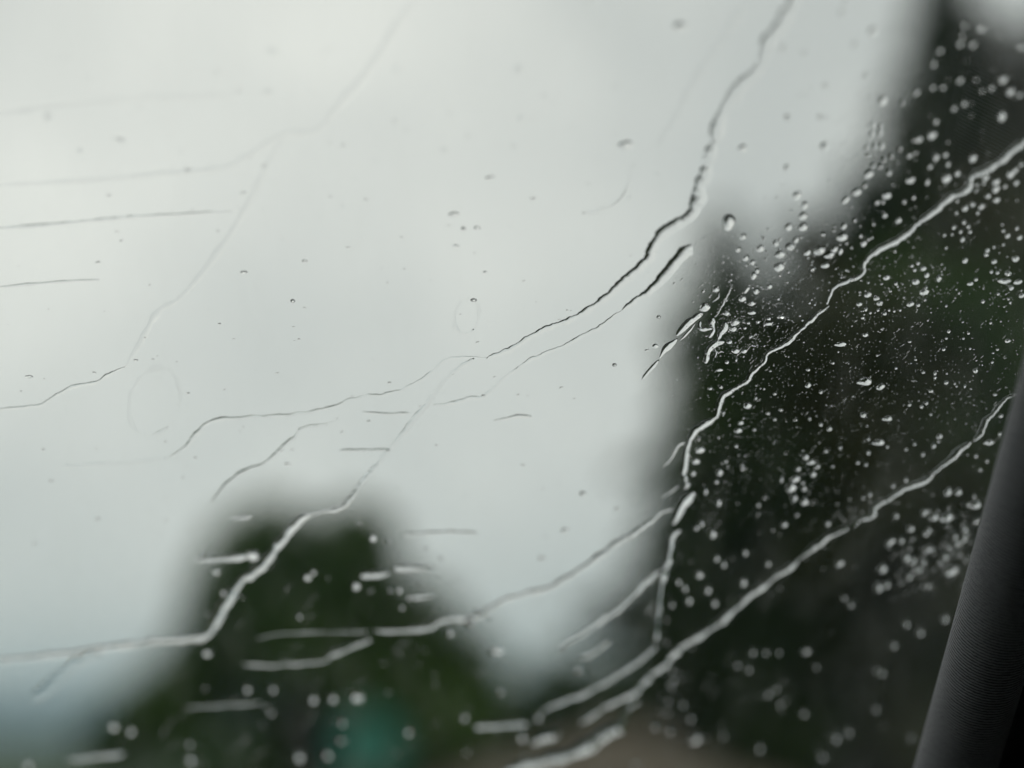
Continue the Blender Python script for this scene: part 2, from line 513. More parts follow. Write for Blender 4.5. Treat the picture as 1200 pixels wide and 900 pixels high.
# right pillar: cloth trim standing 5-6 cm inboard of the glass, then a black seal
prof = [(0.184, -0.006)] + ell(0.1690, -0.057, 0.0145, 0.016, 172, 335)
strip('pillar_trim', prof, W_LO - 0.02, W_HI + 0.05, M['cloth'], uv=True)
strip('door_seal', ell(0.2000, -0.044, 0.0165, 0.012, 185, 335), W_LO - 0.02, W_HI + 0.05, M['rubber'])
profL = [(-1.165 - (u - 0.184), n) for (u, n) in prof]
strip('pillar_trim', profL, W_LO - 0.02, W_HI + 0.05, M['cloth'], uv=True)

def box_verts(x0, x1, y0, y1, z0, z1):
    v = [(x, y, z) for z in (z0, z1) for y in (y0, y1) for x in (x0, x1)]
    f = [(0, 2, 3, 1), (4, 5, 7, 6), (0, 1, 5, 4), (1, 3, 7, 5), (3, 2, 6, 7), (2, 0, 4, 6)]
    return v, f
top = G(0, W_HI, -0.01); bot = G(0, W_LO, -0.01)
YT, ZT, YB, ZB = top.y, top.z, bot.y, bot.z
# roof lining, gently domed
rv, rf = [], []
for j in range(9):
    for i in range(13):
        x = -1.30 + 1.62 * i / 12; y = YT + 0.03 - 2.2 * j / 8
        rv.append((x, y, ZT + 0.02 + 0.05 * math.sin(math.pi * j / 8) + 0.03 * math.sin(math.pi * i / 12)))
for j in range(8):
    for i in range(12):
        a = j * 13 + i
        rf.append((a, a + 1, a + 14, a + 13))
car_part('roof_lining', rv, rf, M['lining'], True)
# dashboard: a rolled top running to the foot of the pane
dp = [(YB + 0.03, ZB - 0.03), (YB - 0.12, ZB - 0.015), (YB - 0.28, ZB - 0.025), (YB - 0.40, ZB - 0.06), (YB - 0.45, ZB - 0.14), (YB - 0.43, ZB - 0.30), (YB - 0.36, ZB - 0.55)]
dv = [(x, y, z) for (y, z) in dp for x in np.linspace(-1.28, 0.30, 9)]
df = [(j * 9 + i, j * 9 + i + 1, (j + 1) * 9 + i + 1, (j + 1) * 9 + i) for j in range(len(dp) - 1) for i in range(8)]
car_part('dashboard', dv, df, M['dash'], True)
# doors with side window openings behind the pillars
for sx, x0, x1 in ((1, 0.262, 0.30), (-1, -1.28, -1.242)):
    v, f = box_verts(x0, x1, -1.9, YB, 0.25, 1.02)
    car_part('door_panel', v, f, M['door'], bevel=0.01)
    v, f = box_verts(x0 + 0.012, x1 - 0.012, -1.0, YT + 0.25, 1.021, ZT + 0.02)
    # door frame: uprights and sill round the side window
    fr = [box_verts(x0 + 0.004, x1 - 0.004, -1.02, -0.94, 1.022, ZT + 0.03)]
    frv, frf = join(fr)
    car_part('door_frame', frv, frf, M['door'], bevel=0.004)
    ya, yb = YT + 0.06, YB - 0.02
    sail = [(x, y, z) for x in (x0 + 0.002, x1 - 0.002) for (y, z) in ((YT - 0.12, ZT + 0.03), (YT - 0.05, ZT + 0.03), (YB, ZB + 0.02), (YB, 1.0), (YB - 0.32, 1.0))]
    sf = [(0, 1, 2, 3, 4), (9, 8, 7, 6, 5)] + [(i, (i + 1) % 5, (i + 1) % 5 + 5, i + 5) for i in range(5)]
    car_part('sail_panel', sail, sf, M['door'])
    xm = (x0 + x1) / 2
    gv = [(xm + s, y, z) for s in (-0.002, 0.002) for (y, z) in ((-0.94, 1.02), (YB - 0.34, 1.02), (YT - 0.13, ZT + 0.025), (-0.94, ZT + 0.025))]
    car_part('side_window', gv, [(0, 1, 2, 3), (7, 6, 5, 4)] + [(i, (i + 1) % 4, (i + 1) % 4 + 4, i + 4) for i in range(4)], M['tinted_glass'])
v, f = box_verts(-1.30, 0.32, -2.02, -1.98, 0.25, ZT + 0.05)
car_part('rear_panel', v, f, M['door'])
v, f = box_verts(-1.30, 0.32, -2.0, YB + 0.1, 0.22, 0.25)
car_part('floor_pan', v, f, M['door'])
# bonnet beyond the foot of the pane
hv = [(x, y, ZB - 0.05 - 0.02 * (y - YB) - 0.12 * ((y - YB) / 1.1) ** 3 - 0.05 * ((x + 0.5) / 0.85) ** 2) for y in np.linspace(YB + 0.05, YB + 1.15, 10) for x in np.linspace(-1.32, 0.34, 12)]
hf = [(j * 12 + i, j * 12 + i + 1, (j + 1) * 12 + i + 1, (j + 1) * 12 + i) for j in range(9) for i in range(11)]
car_part('bonnet', hv, hf, M['paint'], True)
for x0 in (-1.33, 0.31):
    v, f = box_verts(x0, x0 + 0.03, -2.0, YB + 1.15, 0.30, 0.90)
    car_part('body_side', v, f, M['paint'], bevel=0.008)
v, f = box_verts(-1.30, 0.31, YB + 1.10, YB + 1.15, 0.32, ZB - 0.20)
car_part('front_panel', v, f, M['paint'], bevel=0.01)
for y in (-1.45, YB + 0.55):
    for x in (-1.30, 0.12):
        wv, wf = [], []
        for s, xx in ((0, x), (1, x + 0.19)):
            for k in range(28):
                a = 2 * math.pi * k / 28
                wv.append((xx, y + 0.31 * math.cos(a), 0.31 + 0.31 * math.sin(a)))
        wf = [(k, (k + 1) % 28, 28 + (k + 1) % 28, 28 + k) for k in range(28)] + [tuple(range(27, -1, -1)), tuple(range(28, 56))]
        car_part('wheel', wv, wf, M['rubber'], bevel=0.015)

# ================================================================ WATER ON THE PANE
# Positions were measured on the photograph (1200 x 900) and are turned once into
# metres on the pane: u to the right, w up along the glass.
FPX = 1200 * 50 / 36.0
def pane_uw(px, py):
    a, b = (px - 600) / FPX, (450 - py) / FPX
    d = 0.5108 / (1 + RAKE * b)
    return d * a, d * b * math.sqrt(1 + RAKE * RAKE)
def pane_scale(px, py):
    u0, w0 = pane_uw(px, py)
    u1, _ = pane_uw(px + 1, py)
    _, w1 = pane_uw(px, py - 1)
    return u1 - u0, w1 - w0

m, t, out = new_mat('rain_water')
g = t.nodes.new('ShaderNodeBsdfGlass'); g.inputs['IOR'].default_value = 1.333; g.inputs['Roughness'].default_value = 0.0
g.inputs['Color'].default_value = (1, 1, 1, 1)
t.links.new(g.outputs['BSDF'], out.inputs['Surface'])
M['water'] = m

LIFT = 0.00004                                  # water sits on the outer face
def dome_mesh(name, outline, rings=6):
    """unit drop: outline(angle) -> radius, rounded cap of height 1, flat underside"""
    seg = 22
    verts, faces = [], []
    for j in range(rings):
        r = 1 - (j / rings)
        z = (1 - r * r) if j else 0.0
        for k in range(seg):
            a = 2 * math.pi * k / seg
            q = r * (1 + (outline(a) - 1) * (0.35 + 0.65 * r))
            verts.append((q * math.cos(a), q * math.sin(a), z))
    verts.append((0, 0, 1.0))
    c = len(verts) - 1
    for j in range(rings - 1):
        for k in range(seg):
            k2 = (k + 1) % seg
            faces.append((j * seg + k, j * seg + k2, (j + 1) * seg + k2, (j + 1) * seg + k))
    for k in range(seg):
        faces.append(((rings - 1) * seg + k, (rings - 1) * seg + (k + 1) % seg, c))
    top = len(faces)
    b0 = len(verts)
    for k in range(seg):
        verts.append(verts[k])
    faces.append(tuple(b0 + k for k in range(seg - 1, -1, -1)))
    me = bpy.data.meshes.new(name)
    me.from_pydata(verts, [], faces)
    me.polygons.foreach_set('use_smooth', [True] * top + [False])
    me.materials.append(M['water'])
    me.update()
    return me

VAR = []
for s in range(9):
    rr = random.Random(100 + s)
    ph = [rr.uniform(0, 6.28) for _ in range(4)]
    am = [rr.uniform(0.02, 0.10), rr.uniform(0.02, 0.10), rr.uniform(0.0, 0.06), rr.uniform(0, 0.04)]
    VAR.append(dome_mesh('water_drop', lambda a, ph=ph, am=am: 1 + am[0] * math.cos(2 * a + ph[0]) + am[1] * math.cos(3 * a + ph[1]) + am[2] * math.cos(4 * a + ph[2]) + am[3] * math.cos(5 * a + ph[3])))
TEAR = dome_mesh('water_drop', lambda a: 0.82 + 0.75 * max(0.0, math.cos(a)) ** 7 + 0.05 * math.cos(3 * a + 1))

def drop_matrix(px, py, w_px, h_px, ang, hr):
    u, w = pane_uw(px, py)
    su, sw = pane_scale(px, py)
    ca, sa = math.cos(R(ang)), math.sin(R(ang))
    # footprint: an ellipse turned by ang in the picture, carried onto the pane
    e1 = AX * (su * ca * w_px / 2) + GT * (sw * sa * w_px / 2)
    e2 = AX * (su * sa * h_px / 2) - GT * (sw * ca * h_px / 2)
    H = hr * math.sqrt(e1.length * e2.length)
    e3 = GN * H
    p = G(u, w, LIFT)
    return Matrix(((e1.x, e2.x, e3.x, p.x), (e1.y, e2.y, e3.y, p.y), (e1.z, e2.z, e3.z, p.z), (0, 0, 0, 1)))

ZONES = [   # (test, label, group)
 (lambda x, y: x > 990 and y < 300 - 0.72 * (x - 1020) and y < 300, 'small pale out-of-focus drop at the upper right above the long upper rivulet', 'blurred drops above the upper right rivulet'),
 (lambda x, y: x > 1000 and y < 385, 'small round drop between the upper right rivulet and the right edge', 'drops under the upper right rivulet'),
 (lambda x, y: x > 905 and y < 345, 'small drop in the cluster between the slender conifer and the upper rivulet', 'drops left of the upper rivulet'),
 (lambda x, y: 835 < x and y < 345, 'small drop below the lone dark-topped drop near the slender conifer', 'drops beside the slender conifer'),
 (lambda x, y: 825 < x < 945 and y < 460 and y < 445 - (x - 880) * 0.8, 'tiny sharp drop beside the tangle of short runnels', 'sharp drops beside the tangled runnels'),
 (lambda x, y: 920 < x < 965 and 530 < y < 580, 'drop in the tight ring of bright drops on the dark wood', 'ring of bright drops'),
 (lambda x, y: x > 860 and y < 535, 'tiny sharp bright drop on the dark wood between the two long rivulets', 'sharp drops between the long right rivulets'),
 (lambda x, y: x > 1040 and y < 700, 'drop near the grey pillar below the lower long rivulet', 'drops beside the grey pillar'),
 (lambda x, y: x > 755 and y > 740, 'large soft blurred disc of a drop at the bottom right', 'blurred drops at the bottom right'),
 (lambda x, y: x > 755 and y > 475, 'blurred drop on the dark wood between the forked rivulet and the lower long one', 'blurred drops right of the fork'),
 (lambda x, y: y > 600 and x < 640, 'soft blurred drop over the broad dark tree at the lower left', 'blurred drops over the broad tree'),
 (lambda x, y: y > 700, 'soft blurred drop low in the middle of the glass', 'blurred drops low in the middle'),
 (lambda x, y: x < 420, 'faint flat drop on the pale sky at the left', 'faint drops on the left sky'),
 (lambda x, y: True, 'faint flat drop on the pale sky in the middle', 'faint drops on the middle sky'),
]

# x, y, width, height [, turn, shape, label]
DROPS = """
1102 60 5 5
1094 76 5 5
1125 95 6 6
1144 94 4 4
1175 94 9 8
1184 108 9 8
1195 112 5 5
1151 107 4 4
1162 104 5 5
1093 103 5 5
1105 103 5 5
1074 109 5.5 5
1058 121 4 4
1034 119 9 9 0 0 bright blurred drop at the left edge of the tallest conifer
1118 128 5 5
1130 122 5.5 5.5
1097 143 5.5 5.5
1092 159 11 8 0 0 broad bright drop on the dark side of the tallest conifer
1077 164 8 6 20 0
1071 165 4 4
1174 137 9 11 0 0 tall bright drop near the right edge above the upper rivulet
1097 185 7 7
1108 182 5.5 5
1111 193 5 5
1090 196 5 5
1140 186 9 8 0 0 bright drop above the middle of the upper rivulet
1055 175 4.5 4.5
1022 147 5 5
1032 149 4 4
1021 158 5 5
1031 157 5 5
1025 172 5 5
1033 172 6 6
1015 174 4 4
1045 184 4.5 4.5
1036 188 4.5 4.5
1023 195 5 5
1066 183 7 4 45
1125 52 6 6
1140 53 6 6
1130 30 5 5
1150 34 7 7
1128 42 5 5
1022 38 9 9 0 0 faint round drop on the sky left of the tallest conifer
987 17 8 8
990 2 7 7
918 58 7 7
1002 53 6 6
943 63 6 5
1197 55 6 6
922 138 5 5
961 138 6 5
870 175 11 8 0 0 faint drop on the sky right of the central runnel
966 172 9 8
922 197 7 6
1018 205 11 7 40 0 slanted bright drop at the left rim of the wood
1042 203 5.5 5.5
1032 196 5 5
1067 212 11 6 35
1087 214 5 7
1109 210 11 9 0 3 widest drop left of the bend in the upper rivulet
1122 204 6 6
1004 226 10 7
1014 218 5 5
1039 230 11 7 0 0 oblong bright drop at the upper left of the dark wood
1028 238 5.5 5
1035 237 4.5 4.5
1060 237 5 5
1071 232 5 5
1037 253 5.5 5.5
1053 259 7 6
1024 263 4 4
1009 277 4.5 4.5
1012 286 8 6
1018 281 4 4
1022 279 3.5 3.5
1002 259 4 4
1155 209 7 6.5
1184 205 9 8
1190 200 6 6
1167 214 9 8 0 0 upper one of two large touching drops, far right
1167 222 9 8 0 0 lower one of two large touching drops, far right
1178 219 5 5
1191 215 5.5 5.5
1197 193 5 5
1158 230 5.5 5.5
1168 235 7 6
1153 215 4 4
1145 217 4 4
1144 224 4 4
1131 245 6.5 6
1140 240 5.5 5
1150 243 6.5 6
1146 250 4.5 4
1121 250 4 4
1122 236 4 4
1130 261 5 5
1135 266 4.5 4.5
1137 272 4.5 4.5
1118 267 5 5
1126 272 4.5 4.5
1116 275 3.5 3.5
1107 276 4 4
1128 281 5.5 5.5
1109 291 3.5 3.5
1181 277 5.5 5
1195 279 5.5 5
1192 268 4.5 4.5
1176 271 4 4
1157 294 5.5 5
1165 290 3.5 3.5
1176 287 3.5 3.5
1049 295 3.5 3.5
1039 326 8 5
1050 333 5 4
1073 331 9 6
1082 315 7 5
1086 323 6 6
1076 309 5 4
1069 312 4.5 4
1072 317 5 4
1083 343 11 7 20 3 large lumpy drop under the upper rivulet
1085 338 5 4
1100 327 6 7
1131 306 6 6
1165 307 6 5
1190 304 9 6
1162 319 4.5 4
1169 320 5 4
1181 321 8 5
1177 330 16 5 0 5 long flat drop near the right edge
1193 331 10 5
1185 338 6 5
1197 347 7 5
1137 333 7 4
1144 328 5 4
1170 345 4 3.5
1182 351 3 3
1184 355 3.5 3
1152 354 5 4
1124 344 3 3
1067 357 9 5 15
1076 358 6 4
1017 346 8 6 40
1027 350 7 5
1031 356 7 5
1007 357 7 4
1015 363 4 5
1020 367 4 3
1029 364 4 3
1037 368 6 4
1048 365 4 3
1042 364 3.5 3
1055 364 3.5 3
1084 352 3.5 3
1109 359 3.5 3
1011 373 5 3
1014 393 7 4
1112 389 5 4
1109 397 4 2.5
1135 391 4 3
1129 397 3.5 2.5
1161 379 4 3
1034 386 5 2.5 15
1181 400 7 4 10 0 sharp drop beside the pillar's top end
1106 410 5 3.5
1137 409 3.5 2.5
1169 410 4 2.5
1164 414 3 2
1163 425 4 3
1143 435 6 5 20
1028 417 3.5 2.5
1050 432 4 2.5
1096 438 4 5
1096 443 4 3.5
1109 449 6 4
1119 450 3 2.5
1121 453 3 2.5
1131 453 3 4
1091 459 7 3
1086 473 5 4
1080 477 5 4
1066 475 5 3.5
1091 486 3.5 3
1015 448 13 8 0 T largest sharp drop on the wood, its tail pointing left
1032 454 10 6 30 0 slanted sharp drop just right of the largest tailed drop
1073 422 4 2
1166 463 6 2.5
1173 488 6 4
1041 491 9 5 0 T first pointed drop below the largest tailed drop
1101 512 7 5 20
1100 518 4 3
1018 515 4.5 3.5
1031 519 11 6 0 T second pointed drop below the largest tailed drop
1160 519 9 5 0 T pointed drop right of the thin rivulet by the pillar
1172 509 5 4
1066 401 5 2
1082 437 5 2.5
1094 523 5 6
1062 527 4 3.5
1072 521 4 3
1018 531 5 5
1015 545 4.5 4
1040 524 4 3.5
1082 533 4.5 4.5
1144 535 4.5 4
1157 541 4.5 4
1149 551 4 4
1062 563 5 5
1047 570 5 5
1020 580 5 5
1012 584 4 4
1111 577 8 8 0 0 left one of two round drops by the pillar
1123 577 7 7 0 0 right one of two round drops by the pillar
1143 592 11 9 0 0 big bright drop touching the edge of the grey pillar
1142 582 4 4
1083 601 7 6
1094 607 9 7
1109 607 14 9 0 2 widest bright drop beside the pillar in a row of three
1067 620 8 6
1050 605 5.5 5.5
1088 622 6 6
1130 621 6 6
1056 634 6 6
1043 636 10 5 45
1062 654 8 8
1070 657 6 6
1082 659 6 6
1088 644 10 6 15
1034 667 9 9
1029 689 9 9
1039 686 7 7
984 661 9 5 45
1114 670 17 8 30 2 long slanted bright drop low beside the pillar
1107 653 6.5 6.5
1102 660 5 5
1121 637 6 6
1119 629 5.5 5.5
1129 633 6.5 6.5
1133 627 5 5
1112 642 5 5
1065 677 6 6
1077 668 6 6
989 701 6 6
997 709 7 7
1062 732 8 8
1078 742 9 9
1107 726 9 9
970 614 5.5 5.5
1047 757 8 8
1031 789 9 11 60
956 782 6 6
944 764 11 6 20
979 866 10 10
994 859 8 8
963 887 10 10
1026 832 7 7
914 826 6.5 6.5
941 837 10 6
1067 865 6.5 6.5
900 814 7.5 7
909 808 6.5 6
882 765 7 7
897 765 7 7
912 765 6.5 6.5
864 780 6 6
877 785 7 7
789 797 6 6
787 806 5.5 5.5
783 822 5.5 5.5
800 826 6.5 6.5
809 843 7 7
767 852 7.5 7.5
784 857 7.5 7.5
847 863 6 6
890 877 9 9
842 589 7 7
822 614 6 5
816 619 6 5
835 626 9 8
889 592 5 5
931 584 6.5 6.5
943 588 8 9
919 615 7 5
840 655 6 6
848 662 6 6
819 674 9 7
873 648 6 6
871 683 8 8
807 704 10 9 0 0 brightest blurred drop right of the straight thin rivulet
802 689 7 7
795 682 6 6
837 707 9 9
829 692 8 7
787 709 7 7
900 661 5.5 5.5
944 536 8 6
950 542 11 5
935 550 7 5
932 562 10 6 30
927 572 12 9 0 0 biggest drop of the ring of bright drops
953 556 7 7
958 547 6 5
941 566 5 4
942 573 6 5
916 562 4 7
868 496 7 4
865 505 10 5
884 504 5 3
863 523 5 4
870 546 5 4
870 550 5 4
900 485 6 3
908 492 5 3
932 493 6 2
949 491 4 4
962 498 5 4
972 503 6 5
968 529 5 4
985 525 5 4
819 514 5 4 30
820 528 11 6
815 541 9 6
843 554 9 7
840 565 6 4 40
827 576 5 7
851 541 5 4
812 555 6 5
861 379 10 7 20
859 386 9 6 20
900 380 11 3.5
888 378 6 3
901 374 6 3.5
915 372 9 4
877 379 5 3
873 385 5 3
862 412 10 5
872 412 8 4
852 425 6 4
843 434 9 3
845 454 5 4
832 456 7 2.5
863 422 3 5
855 401 6 5
880 395 5 4
985 404 14 5 0 2 flat oval drop standing alone right of the upper rivulet
947 434 6 2.5
947 452 7 5.5
962 460 5 4
976 426 5 2.5
876 476 9 7 30 3 hooked bright drop below the upper rivulet
886 467 4 4
908 462 5 3
915 481 6 2.5
854 262 15 15 0 0 lone large drop with a dark top above the slender conifer
871 278 7 6
891 292 9 7
909 286 6 6
926 290 10 8
914 299 11 8
913 314 12 9 0 0 largest dark-topped drop below the lone large one
874 303 7 6
882 308 6 5
865 293 6 5
883 324 8 7
887 318 6 5
886 342 7 6
902 336 6 5
870 351 9 6
881 356 8 5
881 367 10 4
875 341 4 8 -30
839 340 8 5
826 361 12 8 20 0 drop heading the sharp slanting runnel by the tangle
941 254 9 7
924 267 8 7
941 267 10 8
933 282 6 6
989 266 6 6
987 279 13 8 0 0 bright oval drop alone left of the upper rivulet
960 295 13 9 35 3
972 300 12 6 25
978 293 7 7
985 295 6 7
967 312 10 5
946 297 9 5 45
952 317 6 4
915 372 7 4
934 230 9 8
943 241 7 7
851 368 9 4
991 235 10 5 50
418 818 17 9 0 0 bright oblong blurred drop above the teal sign
544 841 9 9
478 858 9 9
582 764 17 7 0 2 flat pale blurred drop at the right rim of the broad tree
586 811 7 7
401 847 8 8
630 841 10 10
611 864 12 12 0 0 largest blurred drop low in the middle
677 786 8 7
658 760 8 6
242 766 9 9 50
290 808 9 9
320 808 8 8
367 820 11 10
390 819 11 9
350 887 13 13 0 0 biggest blurred drop at the bottom under the broad tree
384 885 10 10
223 890 11 10
222 872 7 7
133 852 12 10 0 0 blurred drop on the blue hills, left one of a pair
153 857 10 10 0 0 blurred drop on the edge of the broad tree, right one of a pair
33 897 11 9
437 631 8 7
417 687 11 7 0 0 bright oblong drop on the upper right of the broad tree
457 692 5 5
468 692 6 6
479 701 7 5
471 712 6 6
527 742 9 9
360 677 9 6
367 671 5.5 5
254 671 8 4
262 695 6 6
351 723 6 6
296 652 15 10 0 2 bright drop with a long pale tail at the broad tree
55 137 12 5
140 165 15 4
93 177 8 4
220 201 8 4
318 61 13 5
314 110 11 5
285 227 11 2.5
610 83 14 8
612 140 9 6
733 171 15 8 0 0 clear flat drop on the sky left of the central runnel
797 33 15 9 0 0 brightest drop on the sky near the top edge
693 3 12 6
532 252 12 5 0 0 dark-edged flat drop on the sky above two smaller ones
534 289 9 3
543 268 5 3
559 267 7 2.5
465 83 8 5
520 177 9 4
34 442 9 3 0 3 small dark flat drop on the sky at the left edge
357 306 6 2
343 353 5 3
555 352 7 3
720 428 5 3
683 579 7 4
662 622 8 4
635 655 7 4
772 372 5 3
768 406 7 4
"""

rows = []
for line in DROPS.strip().splitlines():
    q = line.split(None, 6)
    rows.append([float(q[0]), float(q[1]), float(q[2]), float(q[3]), float(q[4]) if len(q) > 4 else None,
                 q[5] if len(q) > 5 else '0', q[6] if len(q) > 6 else None])
EXTRA = {
 (882, 765): 'left one of three blurred drops in a level row', (897, 765): 'middle one of three blurred drops in a level row',
 (912, 765): 'right one of three blurred drops in a level row', (864, 780): 'left drop of the pair under the level row of three',
 (877, 785): 'right drop of the pair under the level row of three', (900, 814): 'lower left drop of a touching blurred pair',
 (909, 808): 'upper right drop of a touching blurred pair', (979, 866): 'brighter drop of a blurred pair near the bottom edge',
 (994, 859): 'dimmer drop of a blurred pair near the bottom edge', (963, 887): 'lowest round blurred drop left of the pillar foot',
 (1031, 789): 'tall bright blurred drop left of the pillar', (1047, 757): 'lone round blurred drop above a tall bright one',
 (767, 852): 'left drop of a blurred pair on the bare earth', (784, 857): 'right drop of a blurred pair on the bare earth',
 (890, 877): 'lone blurred drop at the bottom edge, middle right', (944, 764): 'slanted oval blurred drop right of a level row',
 (941, 837): 'wide smeared blurred drop low in the dark corner', (1026, 832): 'dim blurred disc low near the pillar',
 (1062, 732): 'left drop of a slanting blurred pair by the pillar', (1078, 742): 'right drop of a slanting blurred pair by the pillar',
 (1107, 726): 'blurred drop touching the lower edge of the pillar', (1034, 667): 'round bright drop above a touching pair',
 (1029, 689): 'left drop of a bright touching pair', (1039, 686): 'right drop of a bright touching pair',
 (842, 589): 'lone bright drop right of the fork stub', (835, 626): 'brightest drop right of the fork',
 (819, 674): 'wide blurred drop right of the straight thin rivulet', (837, 707): 'round blurred drop above the lower long rivulet',
 (873, 648): 'dim drop midway between the two long rivulets', (871, 683): 'round drop just above the lower long rivulet',
 (943, 588): 'tall drop just below the ring of bright drops', (931, 584): 'small drop just below the ring of bright drops',
 (919, 615): 'flat blurred drop between the ring and the lower rivulet', (984, 661): 'slanted drop just below the lower long rivulet',
 (820, 528): 'wide bright drop beside the beaded end of the sharp rivulet', (815, 541): 'pointed drop close to the sharp rivulet',
 (843, 554): 'bright drop with a small slanted one below it', (290, 808): 'left drop of a level blurred pair on the broad tree',
 (320, 808): 'right drop of a level blurred pair on the broad tree', (367, 820): 'left drop of a bright level pair by the teal sign',
 (390, 819): 'right drop of a bright level pair by the teal sign', (360, 677): 'bright flat drop in the heart of the broad tree',
 (242, 766): 'drop hanging below the kink of the long left rivulet', (630, 841): 'round blurred drop above the slanting bottom streaks',
 (677, 786): 'lone blurred drop on the low middle bushes', (544, 841): 'round blurred drop at the end of the level bottom streak',
 (478, 858): 'dim blurred drop right of the teal sign', (437, 631): 'bright drop on the upper right rim of the broad tree',
 (865, 505): 'wide sharp drop with a smaller one above it', (1053, 259): 'bright round drop above the upper rivulet',
 (1012, 286): 'bright drop at the left above the upper rivulet', (1131, 245): 'left drop of a loose row under the upper rivulet',
 (1184, 205): 'bright drop at the right edge under the upper rivulet', (1184, 108): 'big drop near the top right corner',
 (1175, 94): 'topmost big drop near the top right corner', (861, 379): 'larger upper drop of a slanting pair by the tangle',
 (859, 386): 'lower drop of a slanting pair by the tangle', (862, 412): 'left drop of a flat pair below the tangle',
 (872, 412): 'right drop of a flat pair below the tangle', (941, 267): 'wide drop left of the bright oval one',
 (926, 290): 'dark-topped drop right of the pale gap', (914, 299): 'dark-topped drop above the largest dark-topped one',
}
for q in rows:
    if q[6] is None:
        q[6] = EXTRA.get((int(q[0]), int(q[1])))
# the 300 that show largest are objects of their own, the others go into the spray below
rows.sort(key=lambda q: (q[6] is None, -q[2] * q[3]))
small_rows = rows[300:]
rows = rows[:300]
# a drop next to a drop of striking look is named after it: the nearest one on each side
marks = [q for q in rows if q[6]]
named = {}
for mk in sorted(marks, key=lambda q: -q[2] * q[3]):
    for side, (dx, dy) in (('right of', (1, 0)), ('left of', (-1, 0)), ('above', (0, -1)), ('below', (0, 1))):
        best = None
        for i, q in enumerate(rows):
            vx, vy = q[0] - mk[0], q[1] - mk[1]
            dist = math.hypot(vx, vy)
            if 3 < dist < 46 and vx * dx + vy * dy > 0.72 * dist and (best is None or dist < best[0]):
                best = (dist, i)
        if best and rows[best[1]][6] is None and best[1] not in named:
            named[best[1]] = 'drop nearest ' + side + ' the ' + mk[6]

for mk in sorted(marks, key=lambda q: -q[2] * q[3]):
    for side, (dx, dy) in (('up-right', (0.707, -0.707)), ('up-left', (-0.707, -0.707)), ('down-right', (0.707, 0.707)), ('down-left', (-0.707, 0.707))):
        best = None
        for i, q in enumerate(rows):
            vx, vy = q[0] - mk[0], q[1] - mk[1]
            dist = math.hypot(vx, vy)
            if 3 < dist < 80 and vx * dx + vy * dy > 0.86 * dist and (best is None or dist < best[0]):
                best = (dist, i)
        if best and rows[best[1]][6] is None and best[1] not in named and len(mk[6].split()) <= 10:
            named[best[1]] = 'first drop ' + side + ' of the ' + mk[6]

def lay_drop(px, py, wp, hp, ang, shp, lab):
    """pane matrix and mesh of one measured drop"""
    if ang is None:
        ang = random.uniform(-8, 8)
    on_sky = (px < 760 and py < 600) or (px < 1030 and py < 200)
    hr = 0.24 if on_sky and not lab else 0.62
    if py > 700:
        wp, hp = wp * 0.8, hp * 0.8
    kw, kh = 1.06, 1.32
    if px > 830 and py < 560:
        kw, kh = 0.96, 1.20
    if shp == 'T':
        me = TEAR; ang += 180; kw, kh = 1.2, 1.5
    else:
        me = VAR[int(shp) if shp != '0' else random.randrange(9)]
    return me, (px, py - 0.12 * hp, wp * kw, hp * kh, ang, hr)

for i, (px, py, wp, hp, ang, shp, lab) in enumerate(rows):
    me, spec = lay_drop(px, py, wp, hp, ang, shp, lab)
    o = bpy.data.objects.new('water_drop', me)
    col.objects.link(o)
    o.matrix_world = drop_matrix(*spec)
    if lab:
        tag(o, lab, 'drop')
    else:
        for test, zl, zg in ZONES:
            if test(px, py):
                tag(o, named.get(i, zl), 'drop', zg)
                break

# ---------------------------------------------------------------- rivulets
def catmull(pts, step):
    P = [Vector(p) for p in pts]
    P = [P[0] * 2 - P[1]] + P + [P[-1] * 2 - P[-2]]
    outp = []
    for i in range(1, len(P) - 2):
        p0, p1, p2, p3 = P[i - 1:i + 3]
        n = max(2, int((p2 - p1).length / step))
        for k in range(n):
            t = k / n
            outp.append(0.5 * ((2 * p1) + (p2 - p0) * t + (2 * p0 - 5 * p1 + 4 * p2 - p3) * t * t + (3 * p1 - p0 - 3 * p2 + p3) * t ** 3))
    outp.append(P[-2])
    return outp

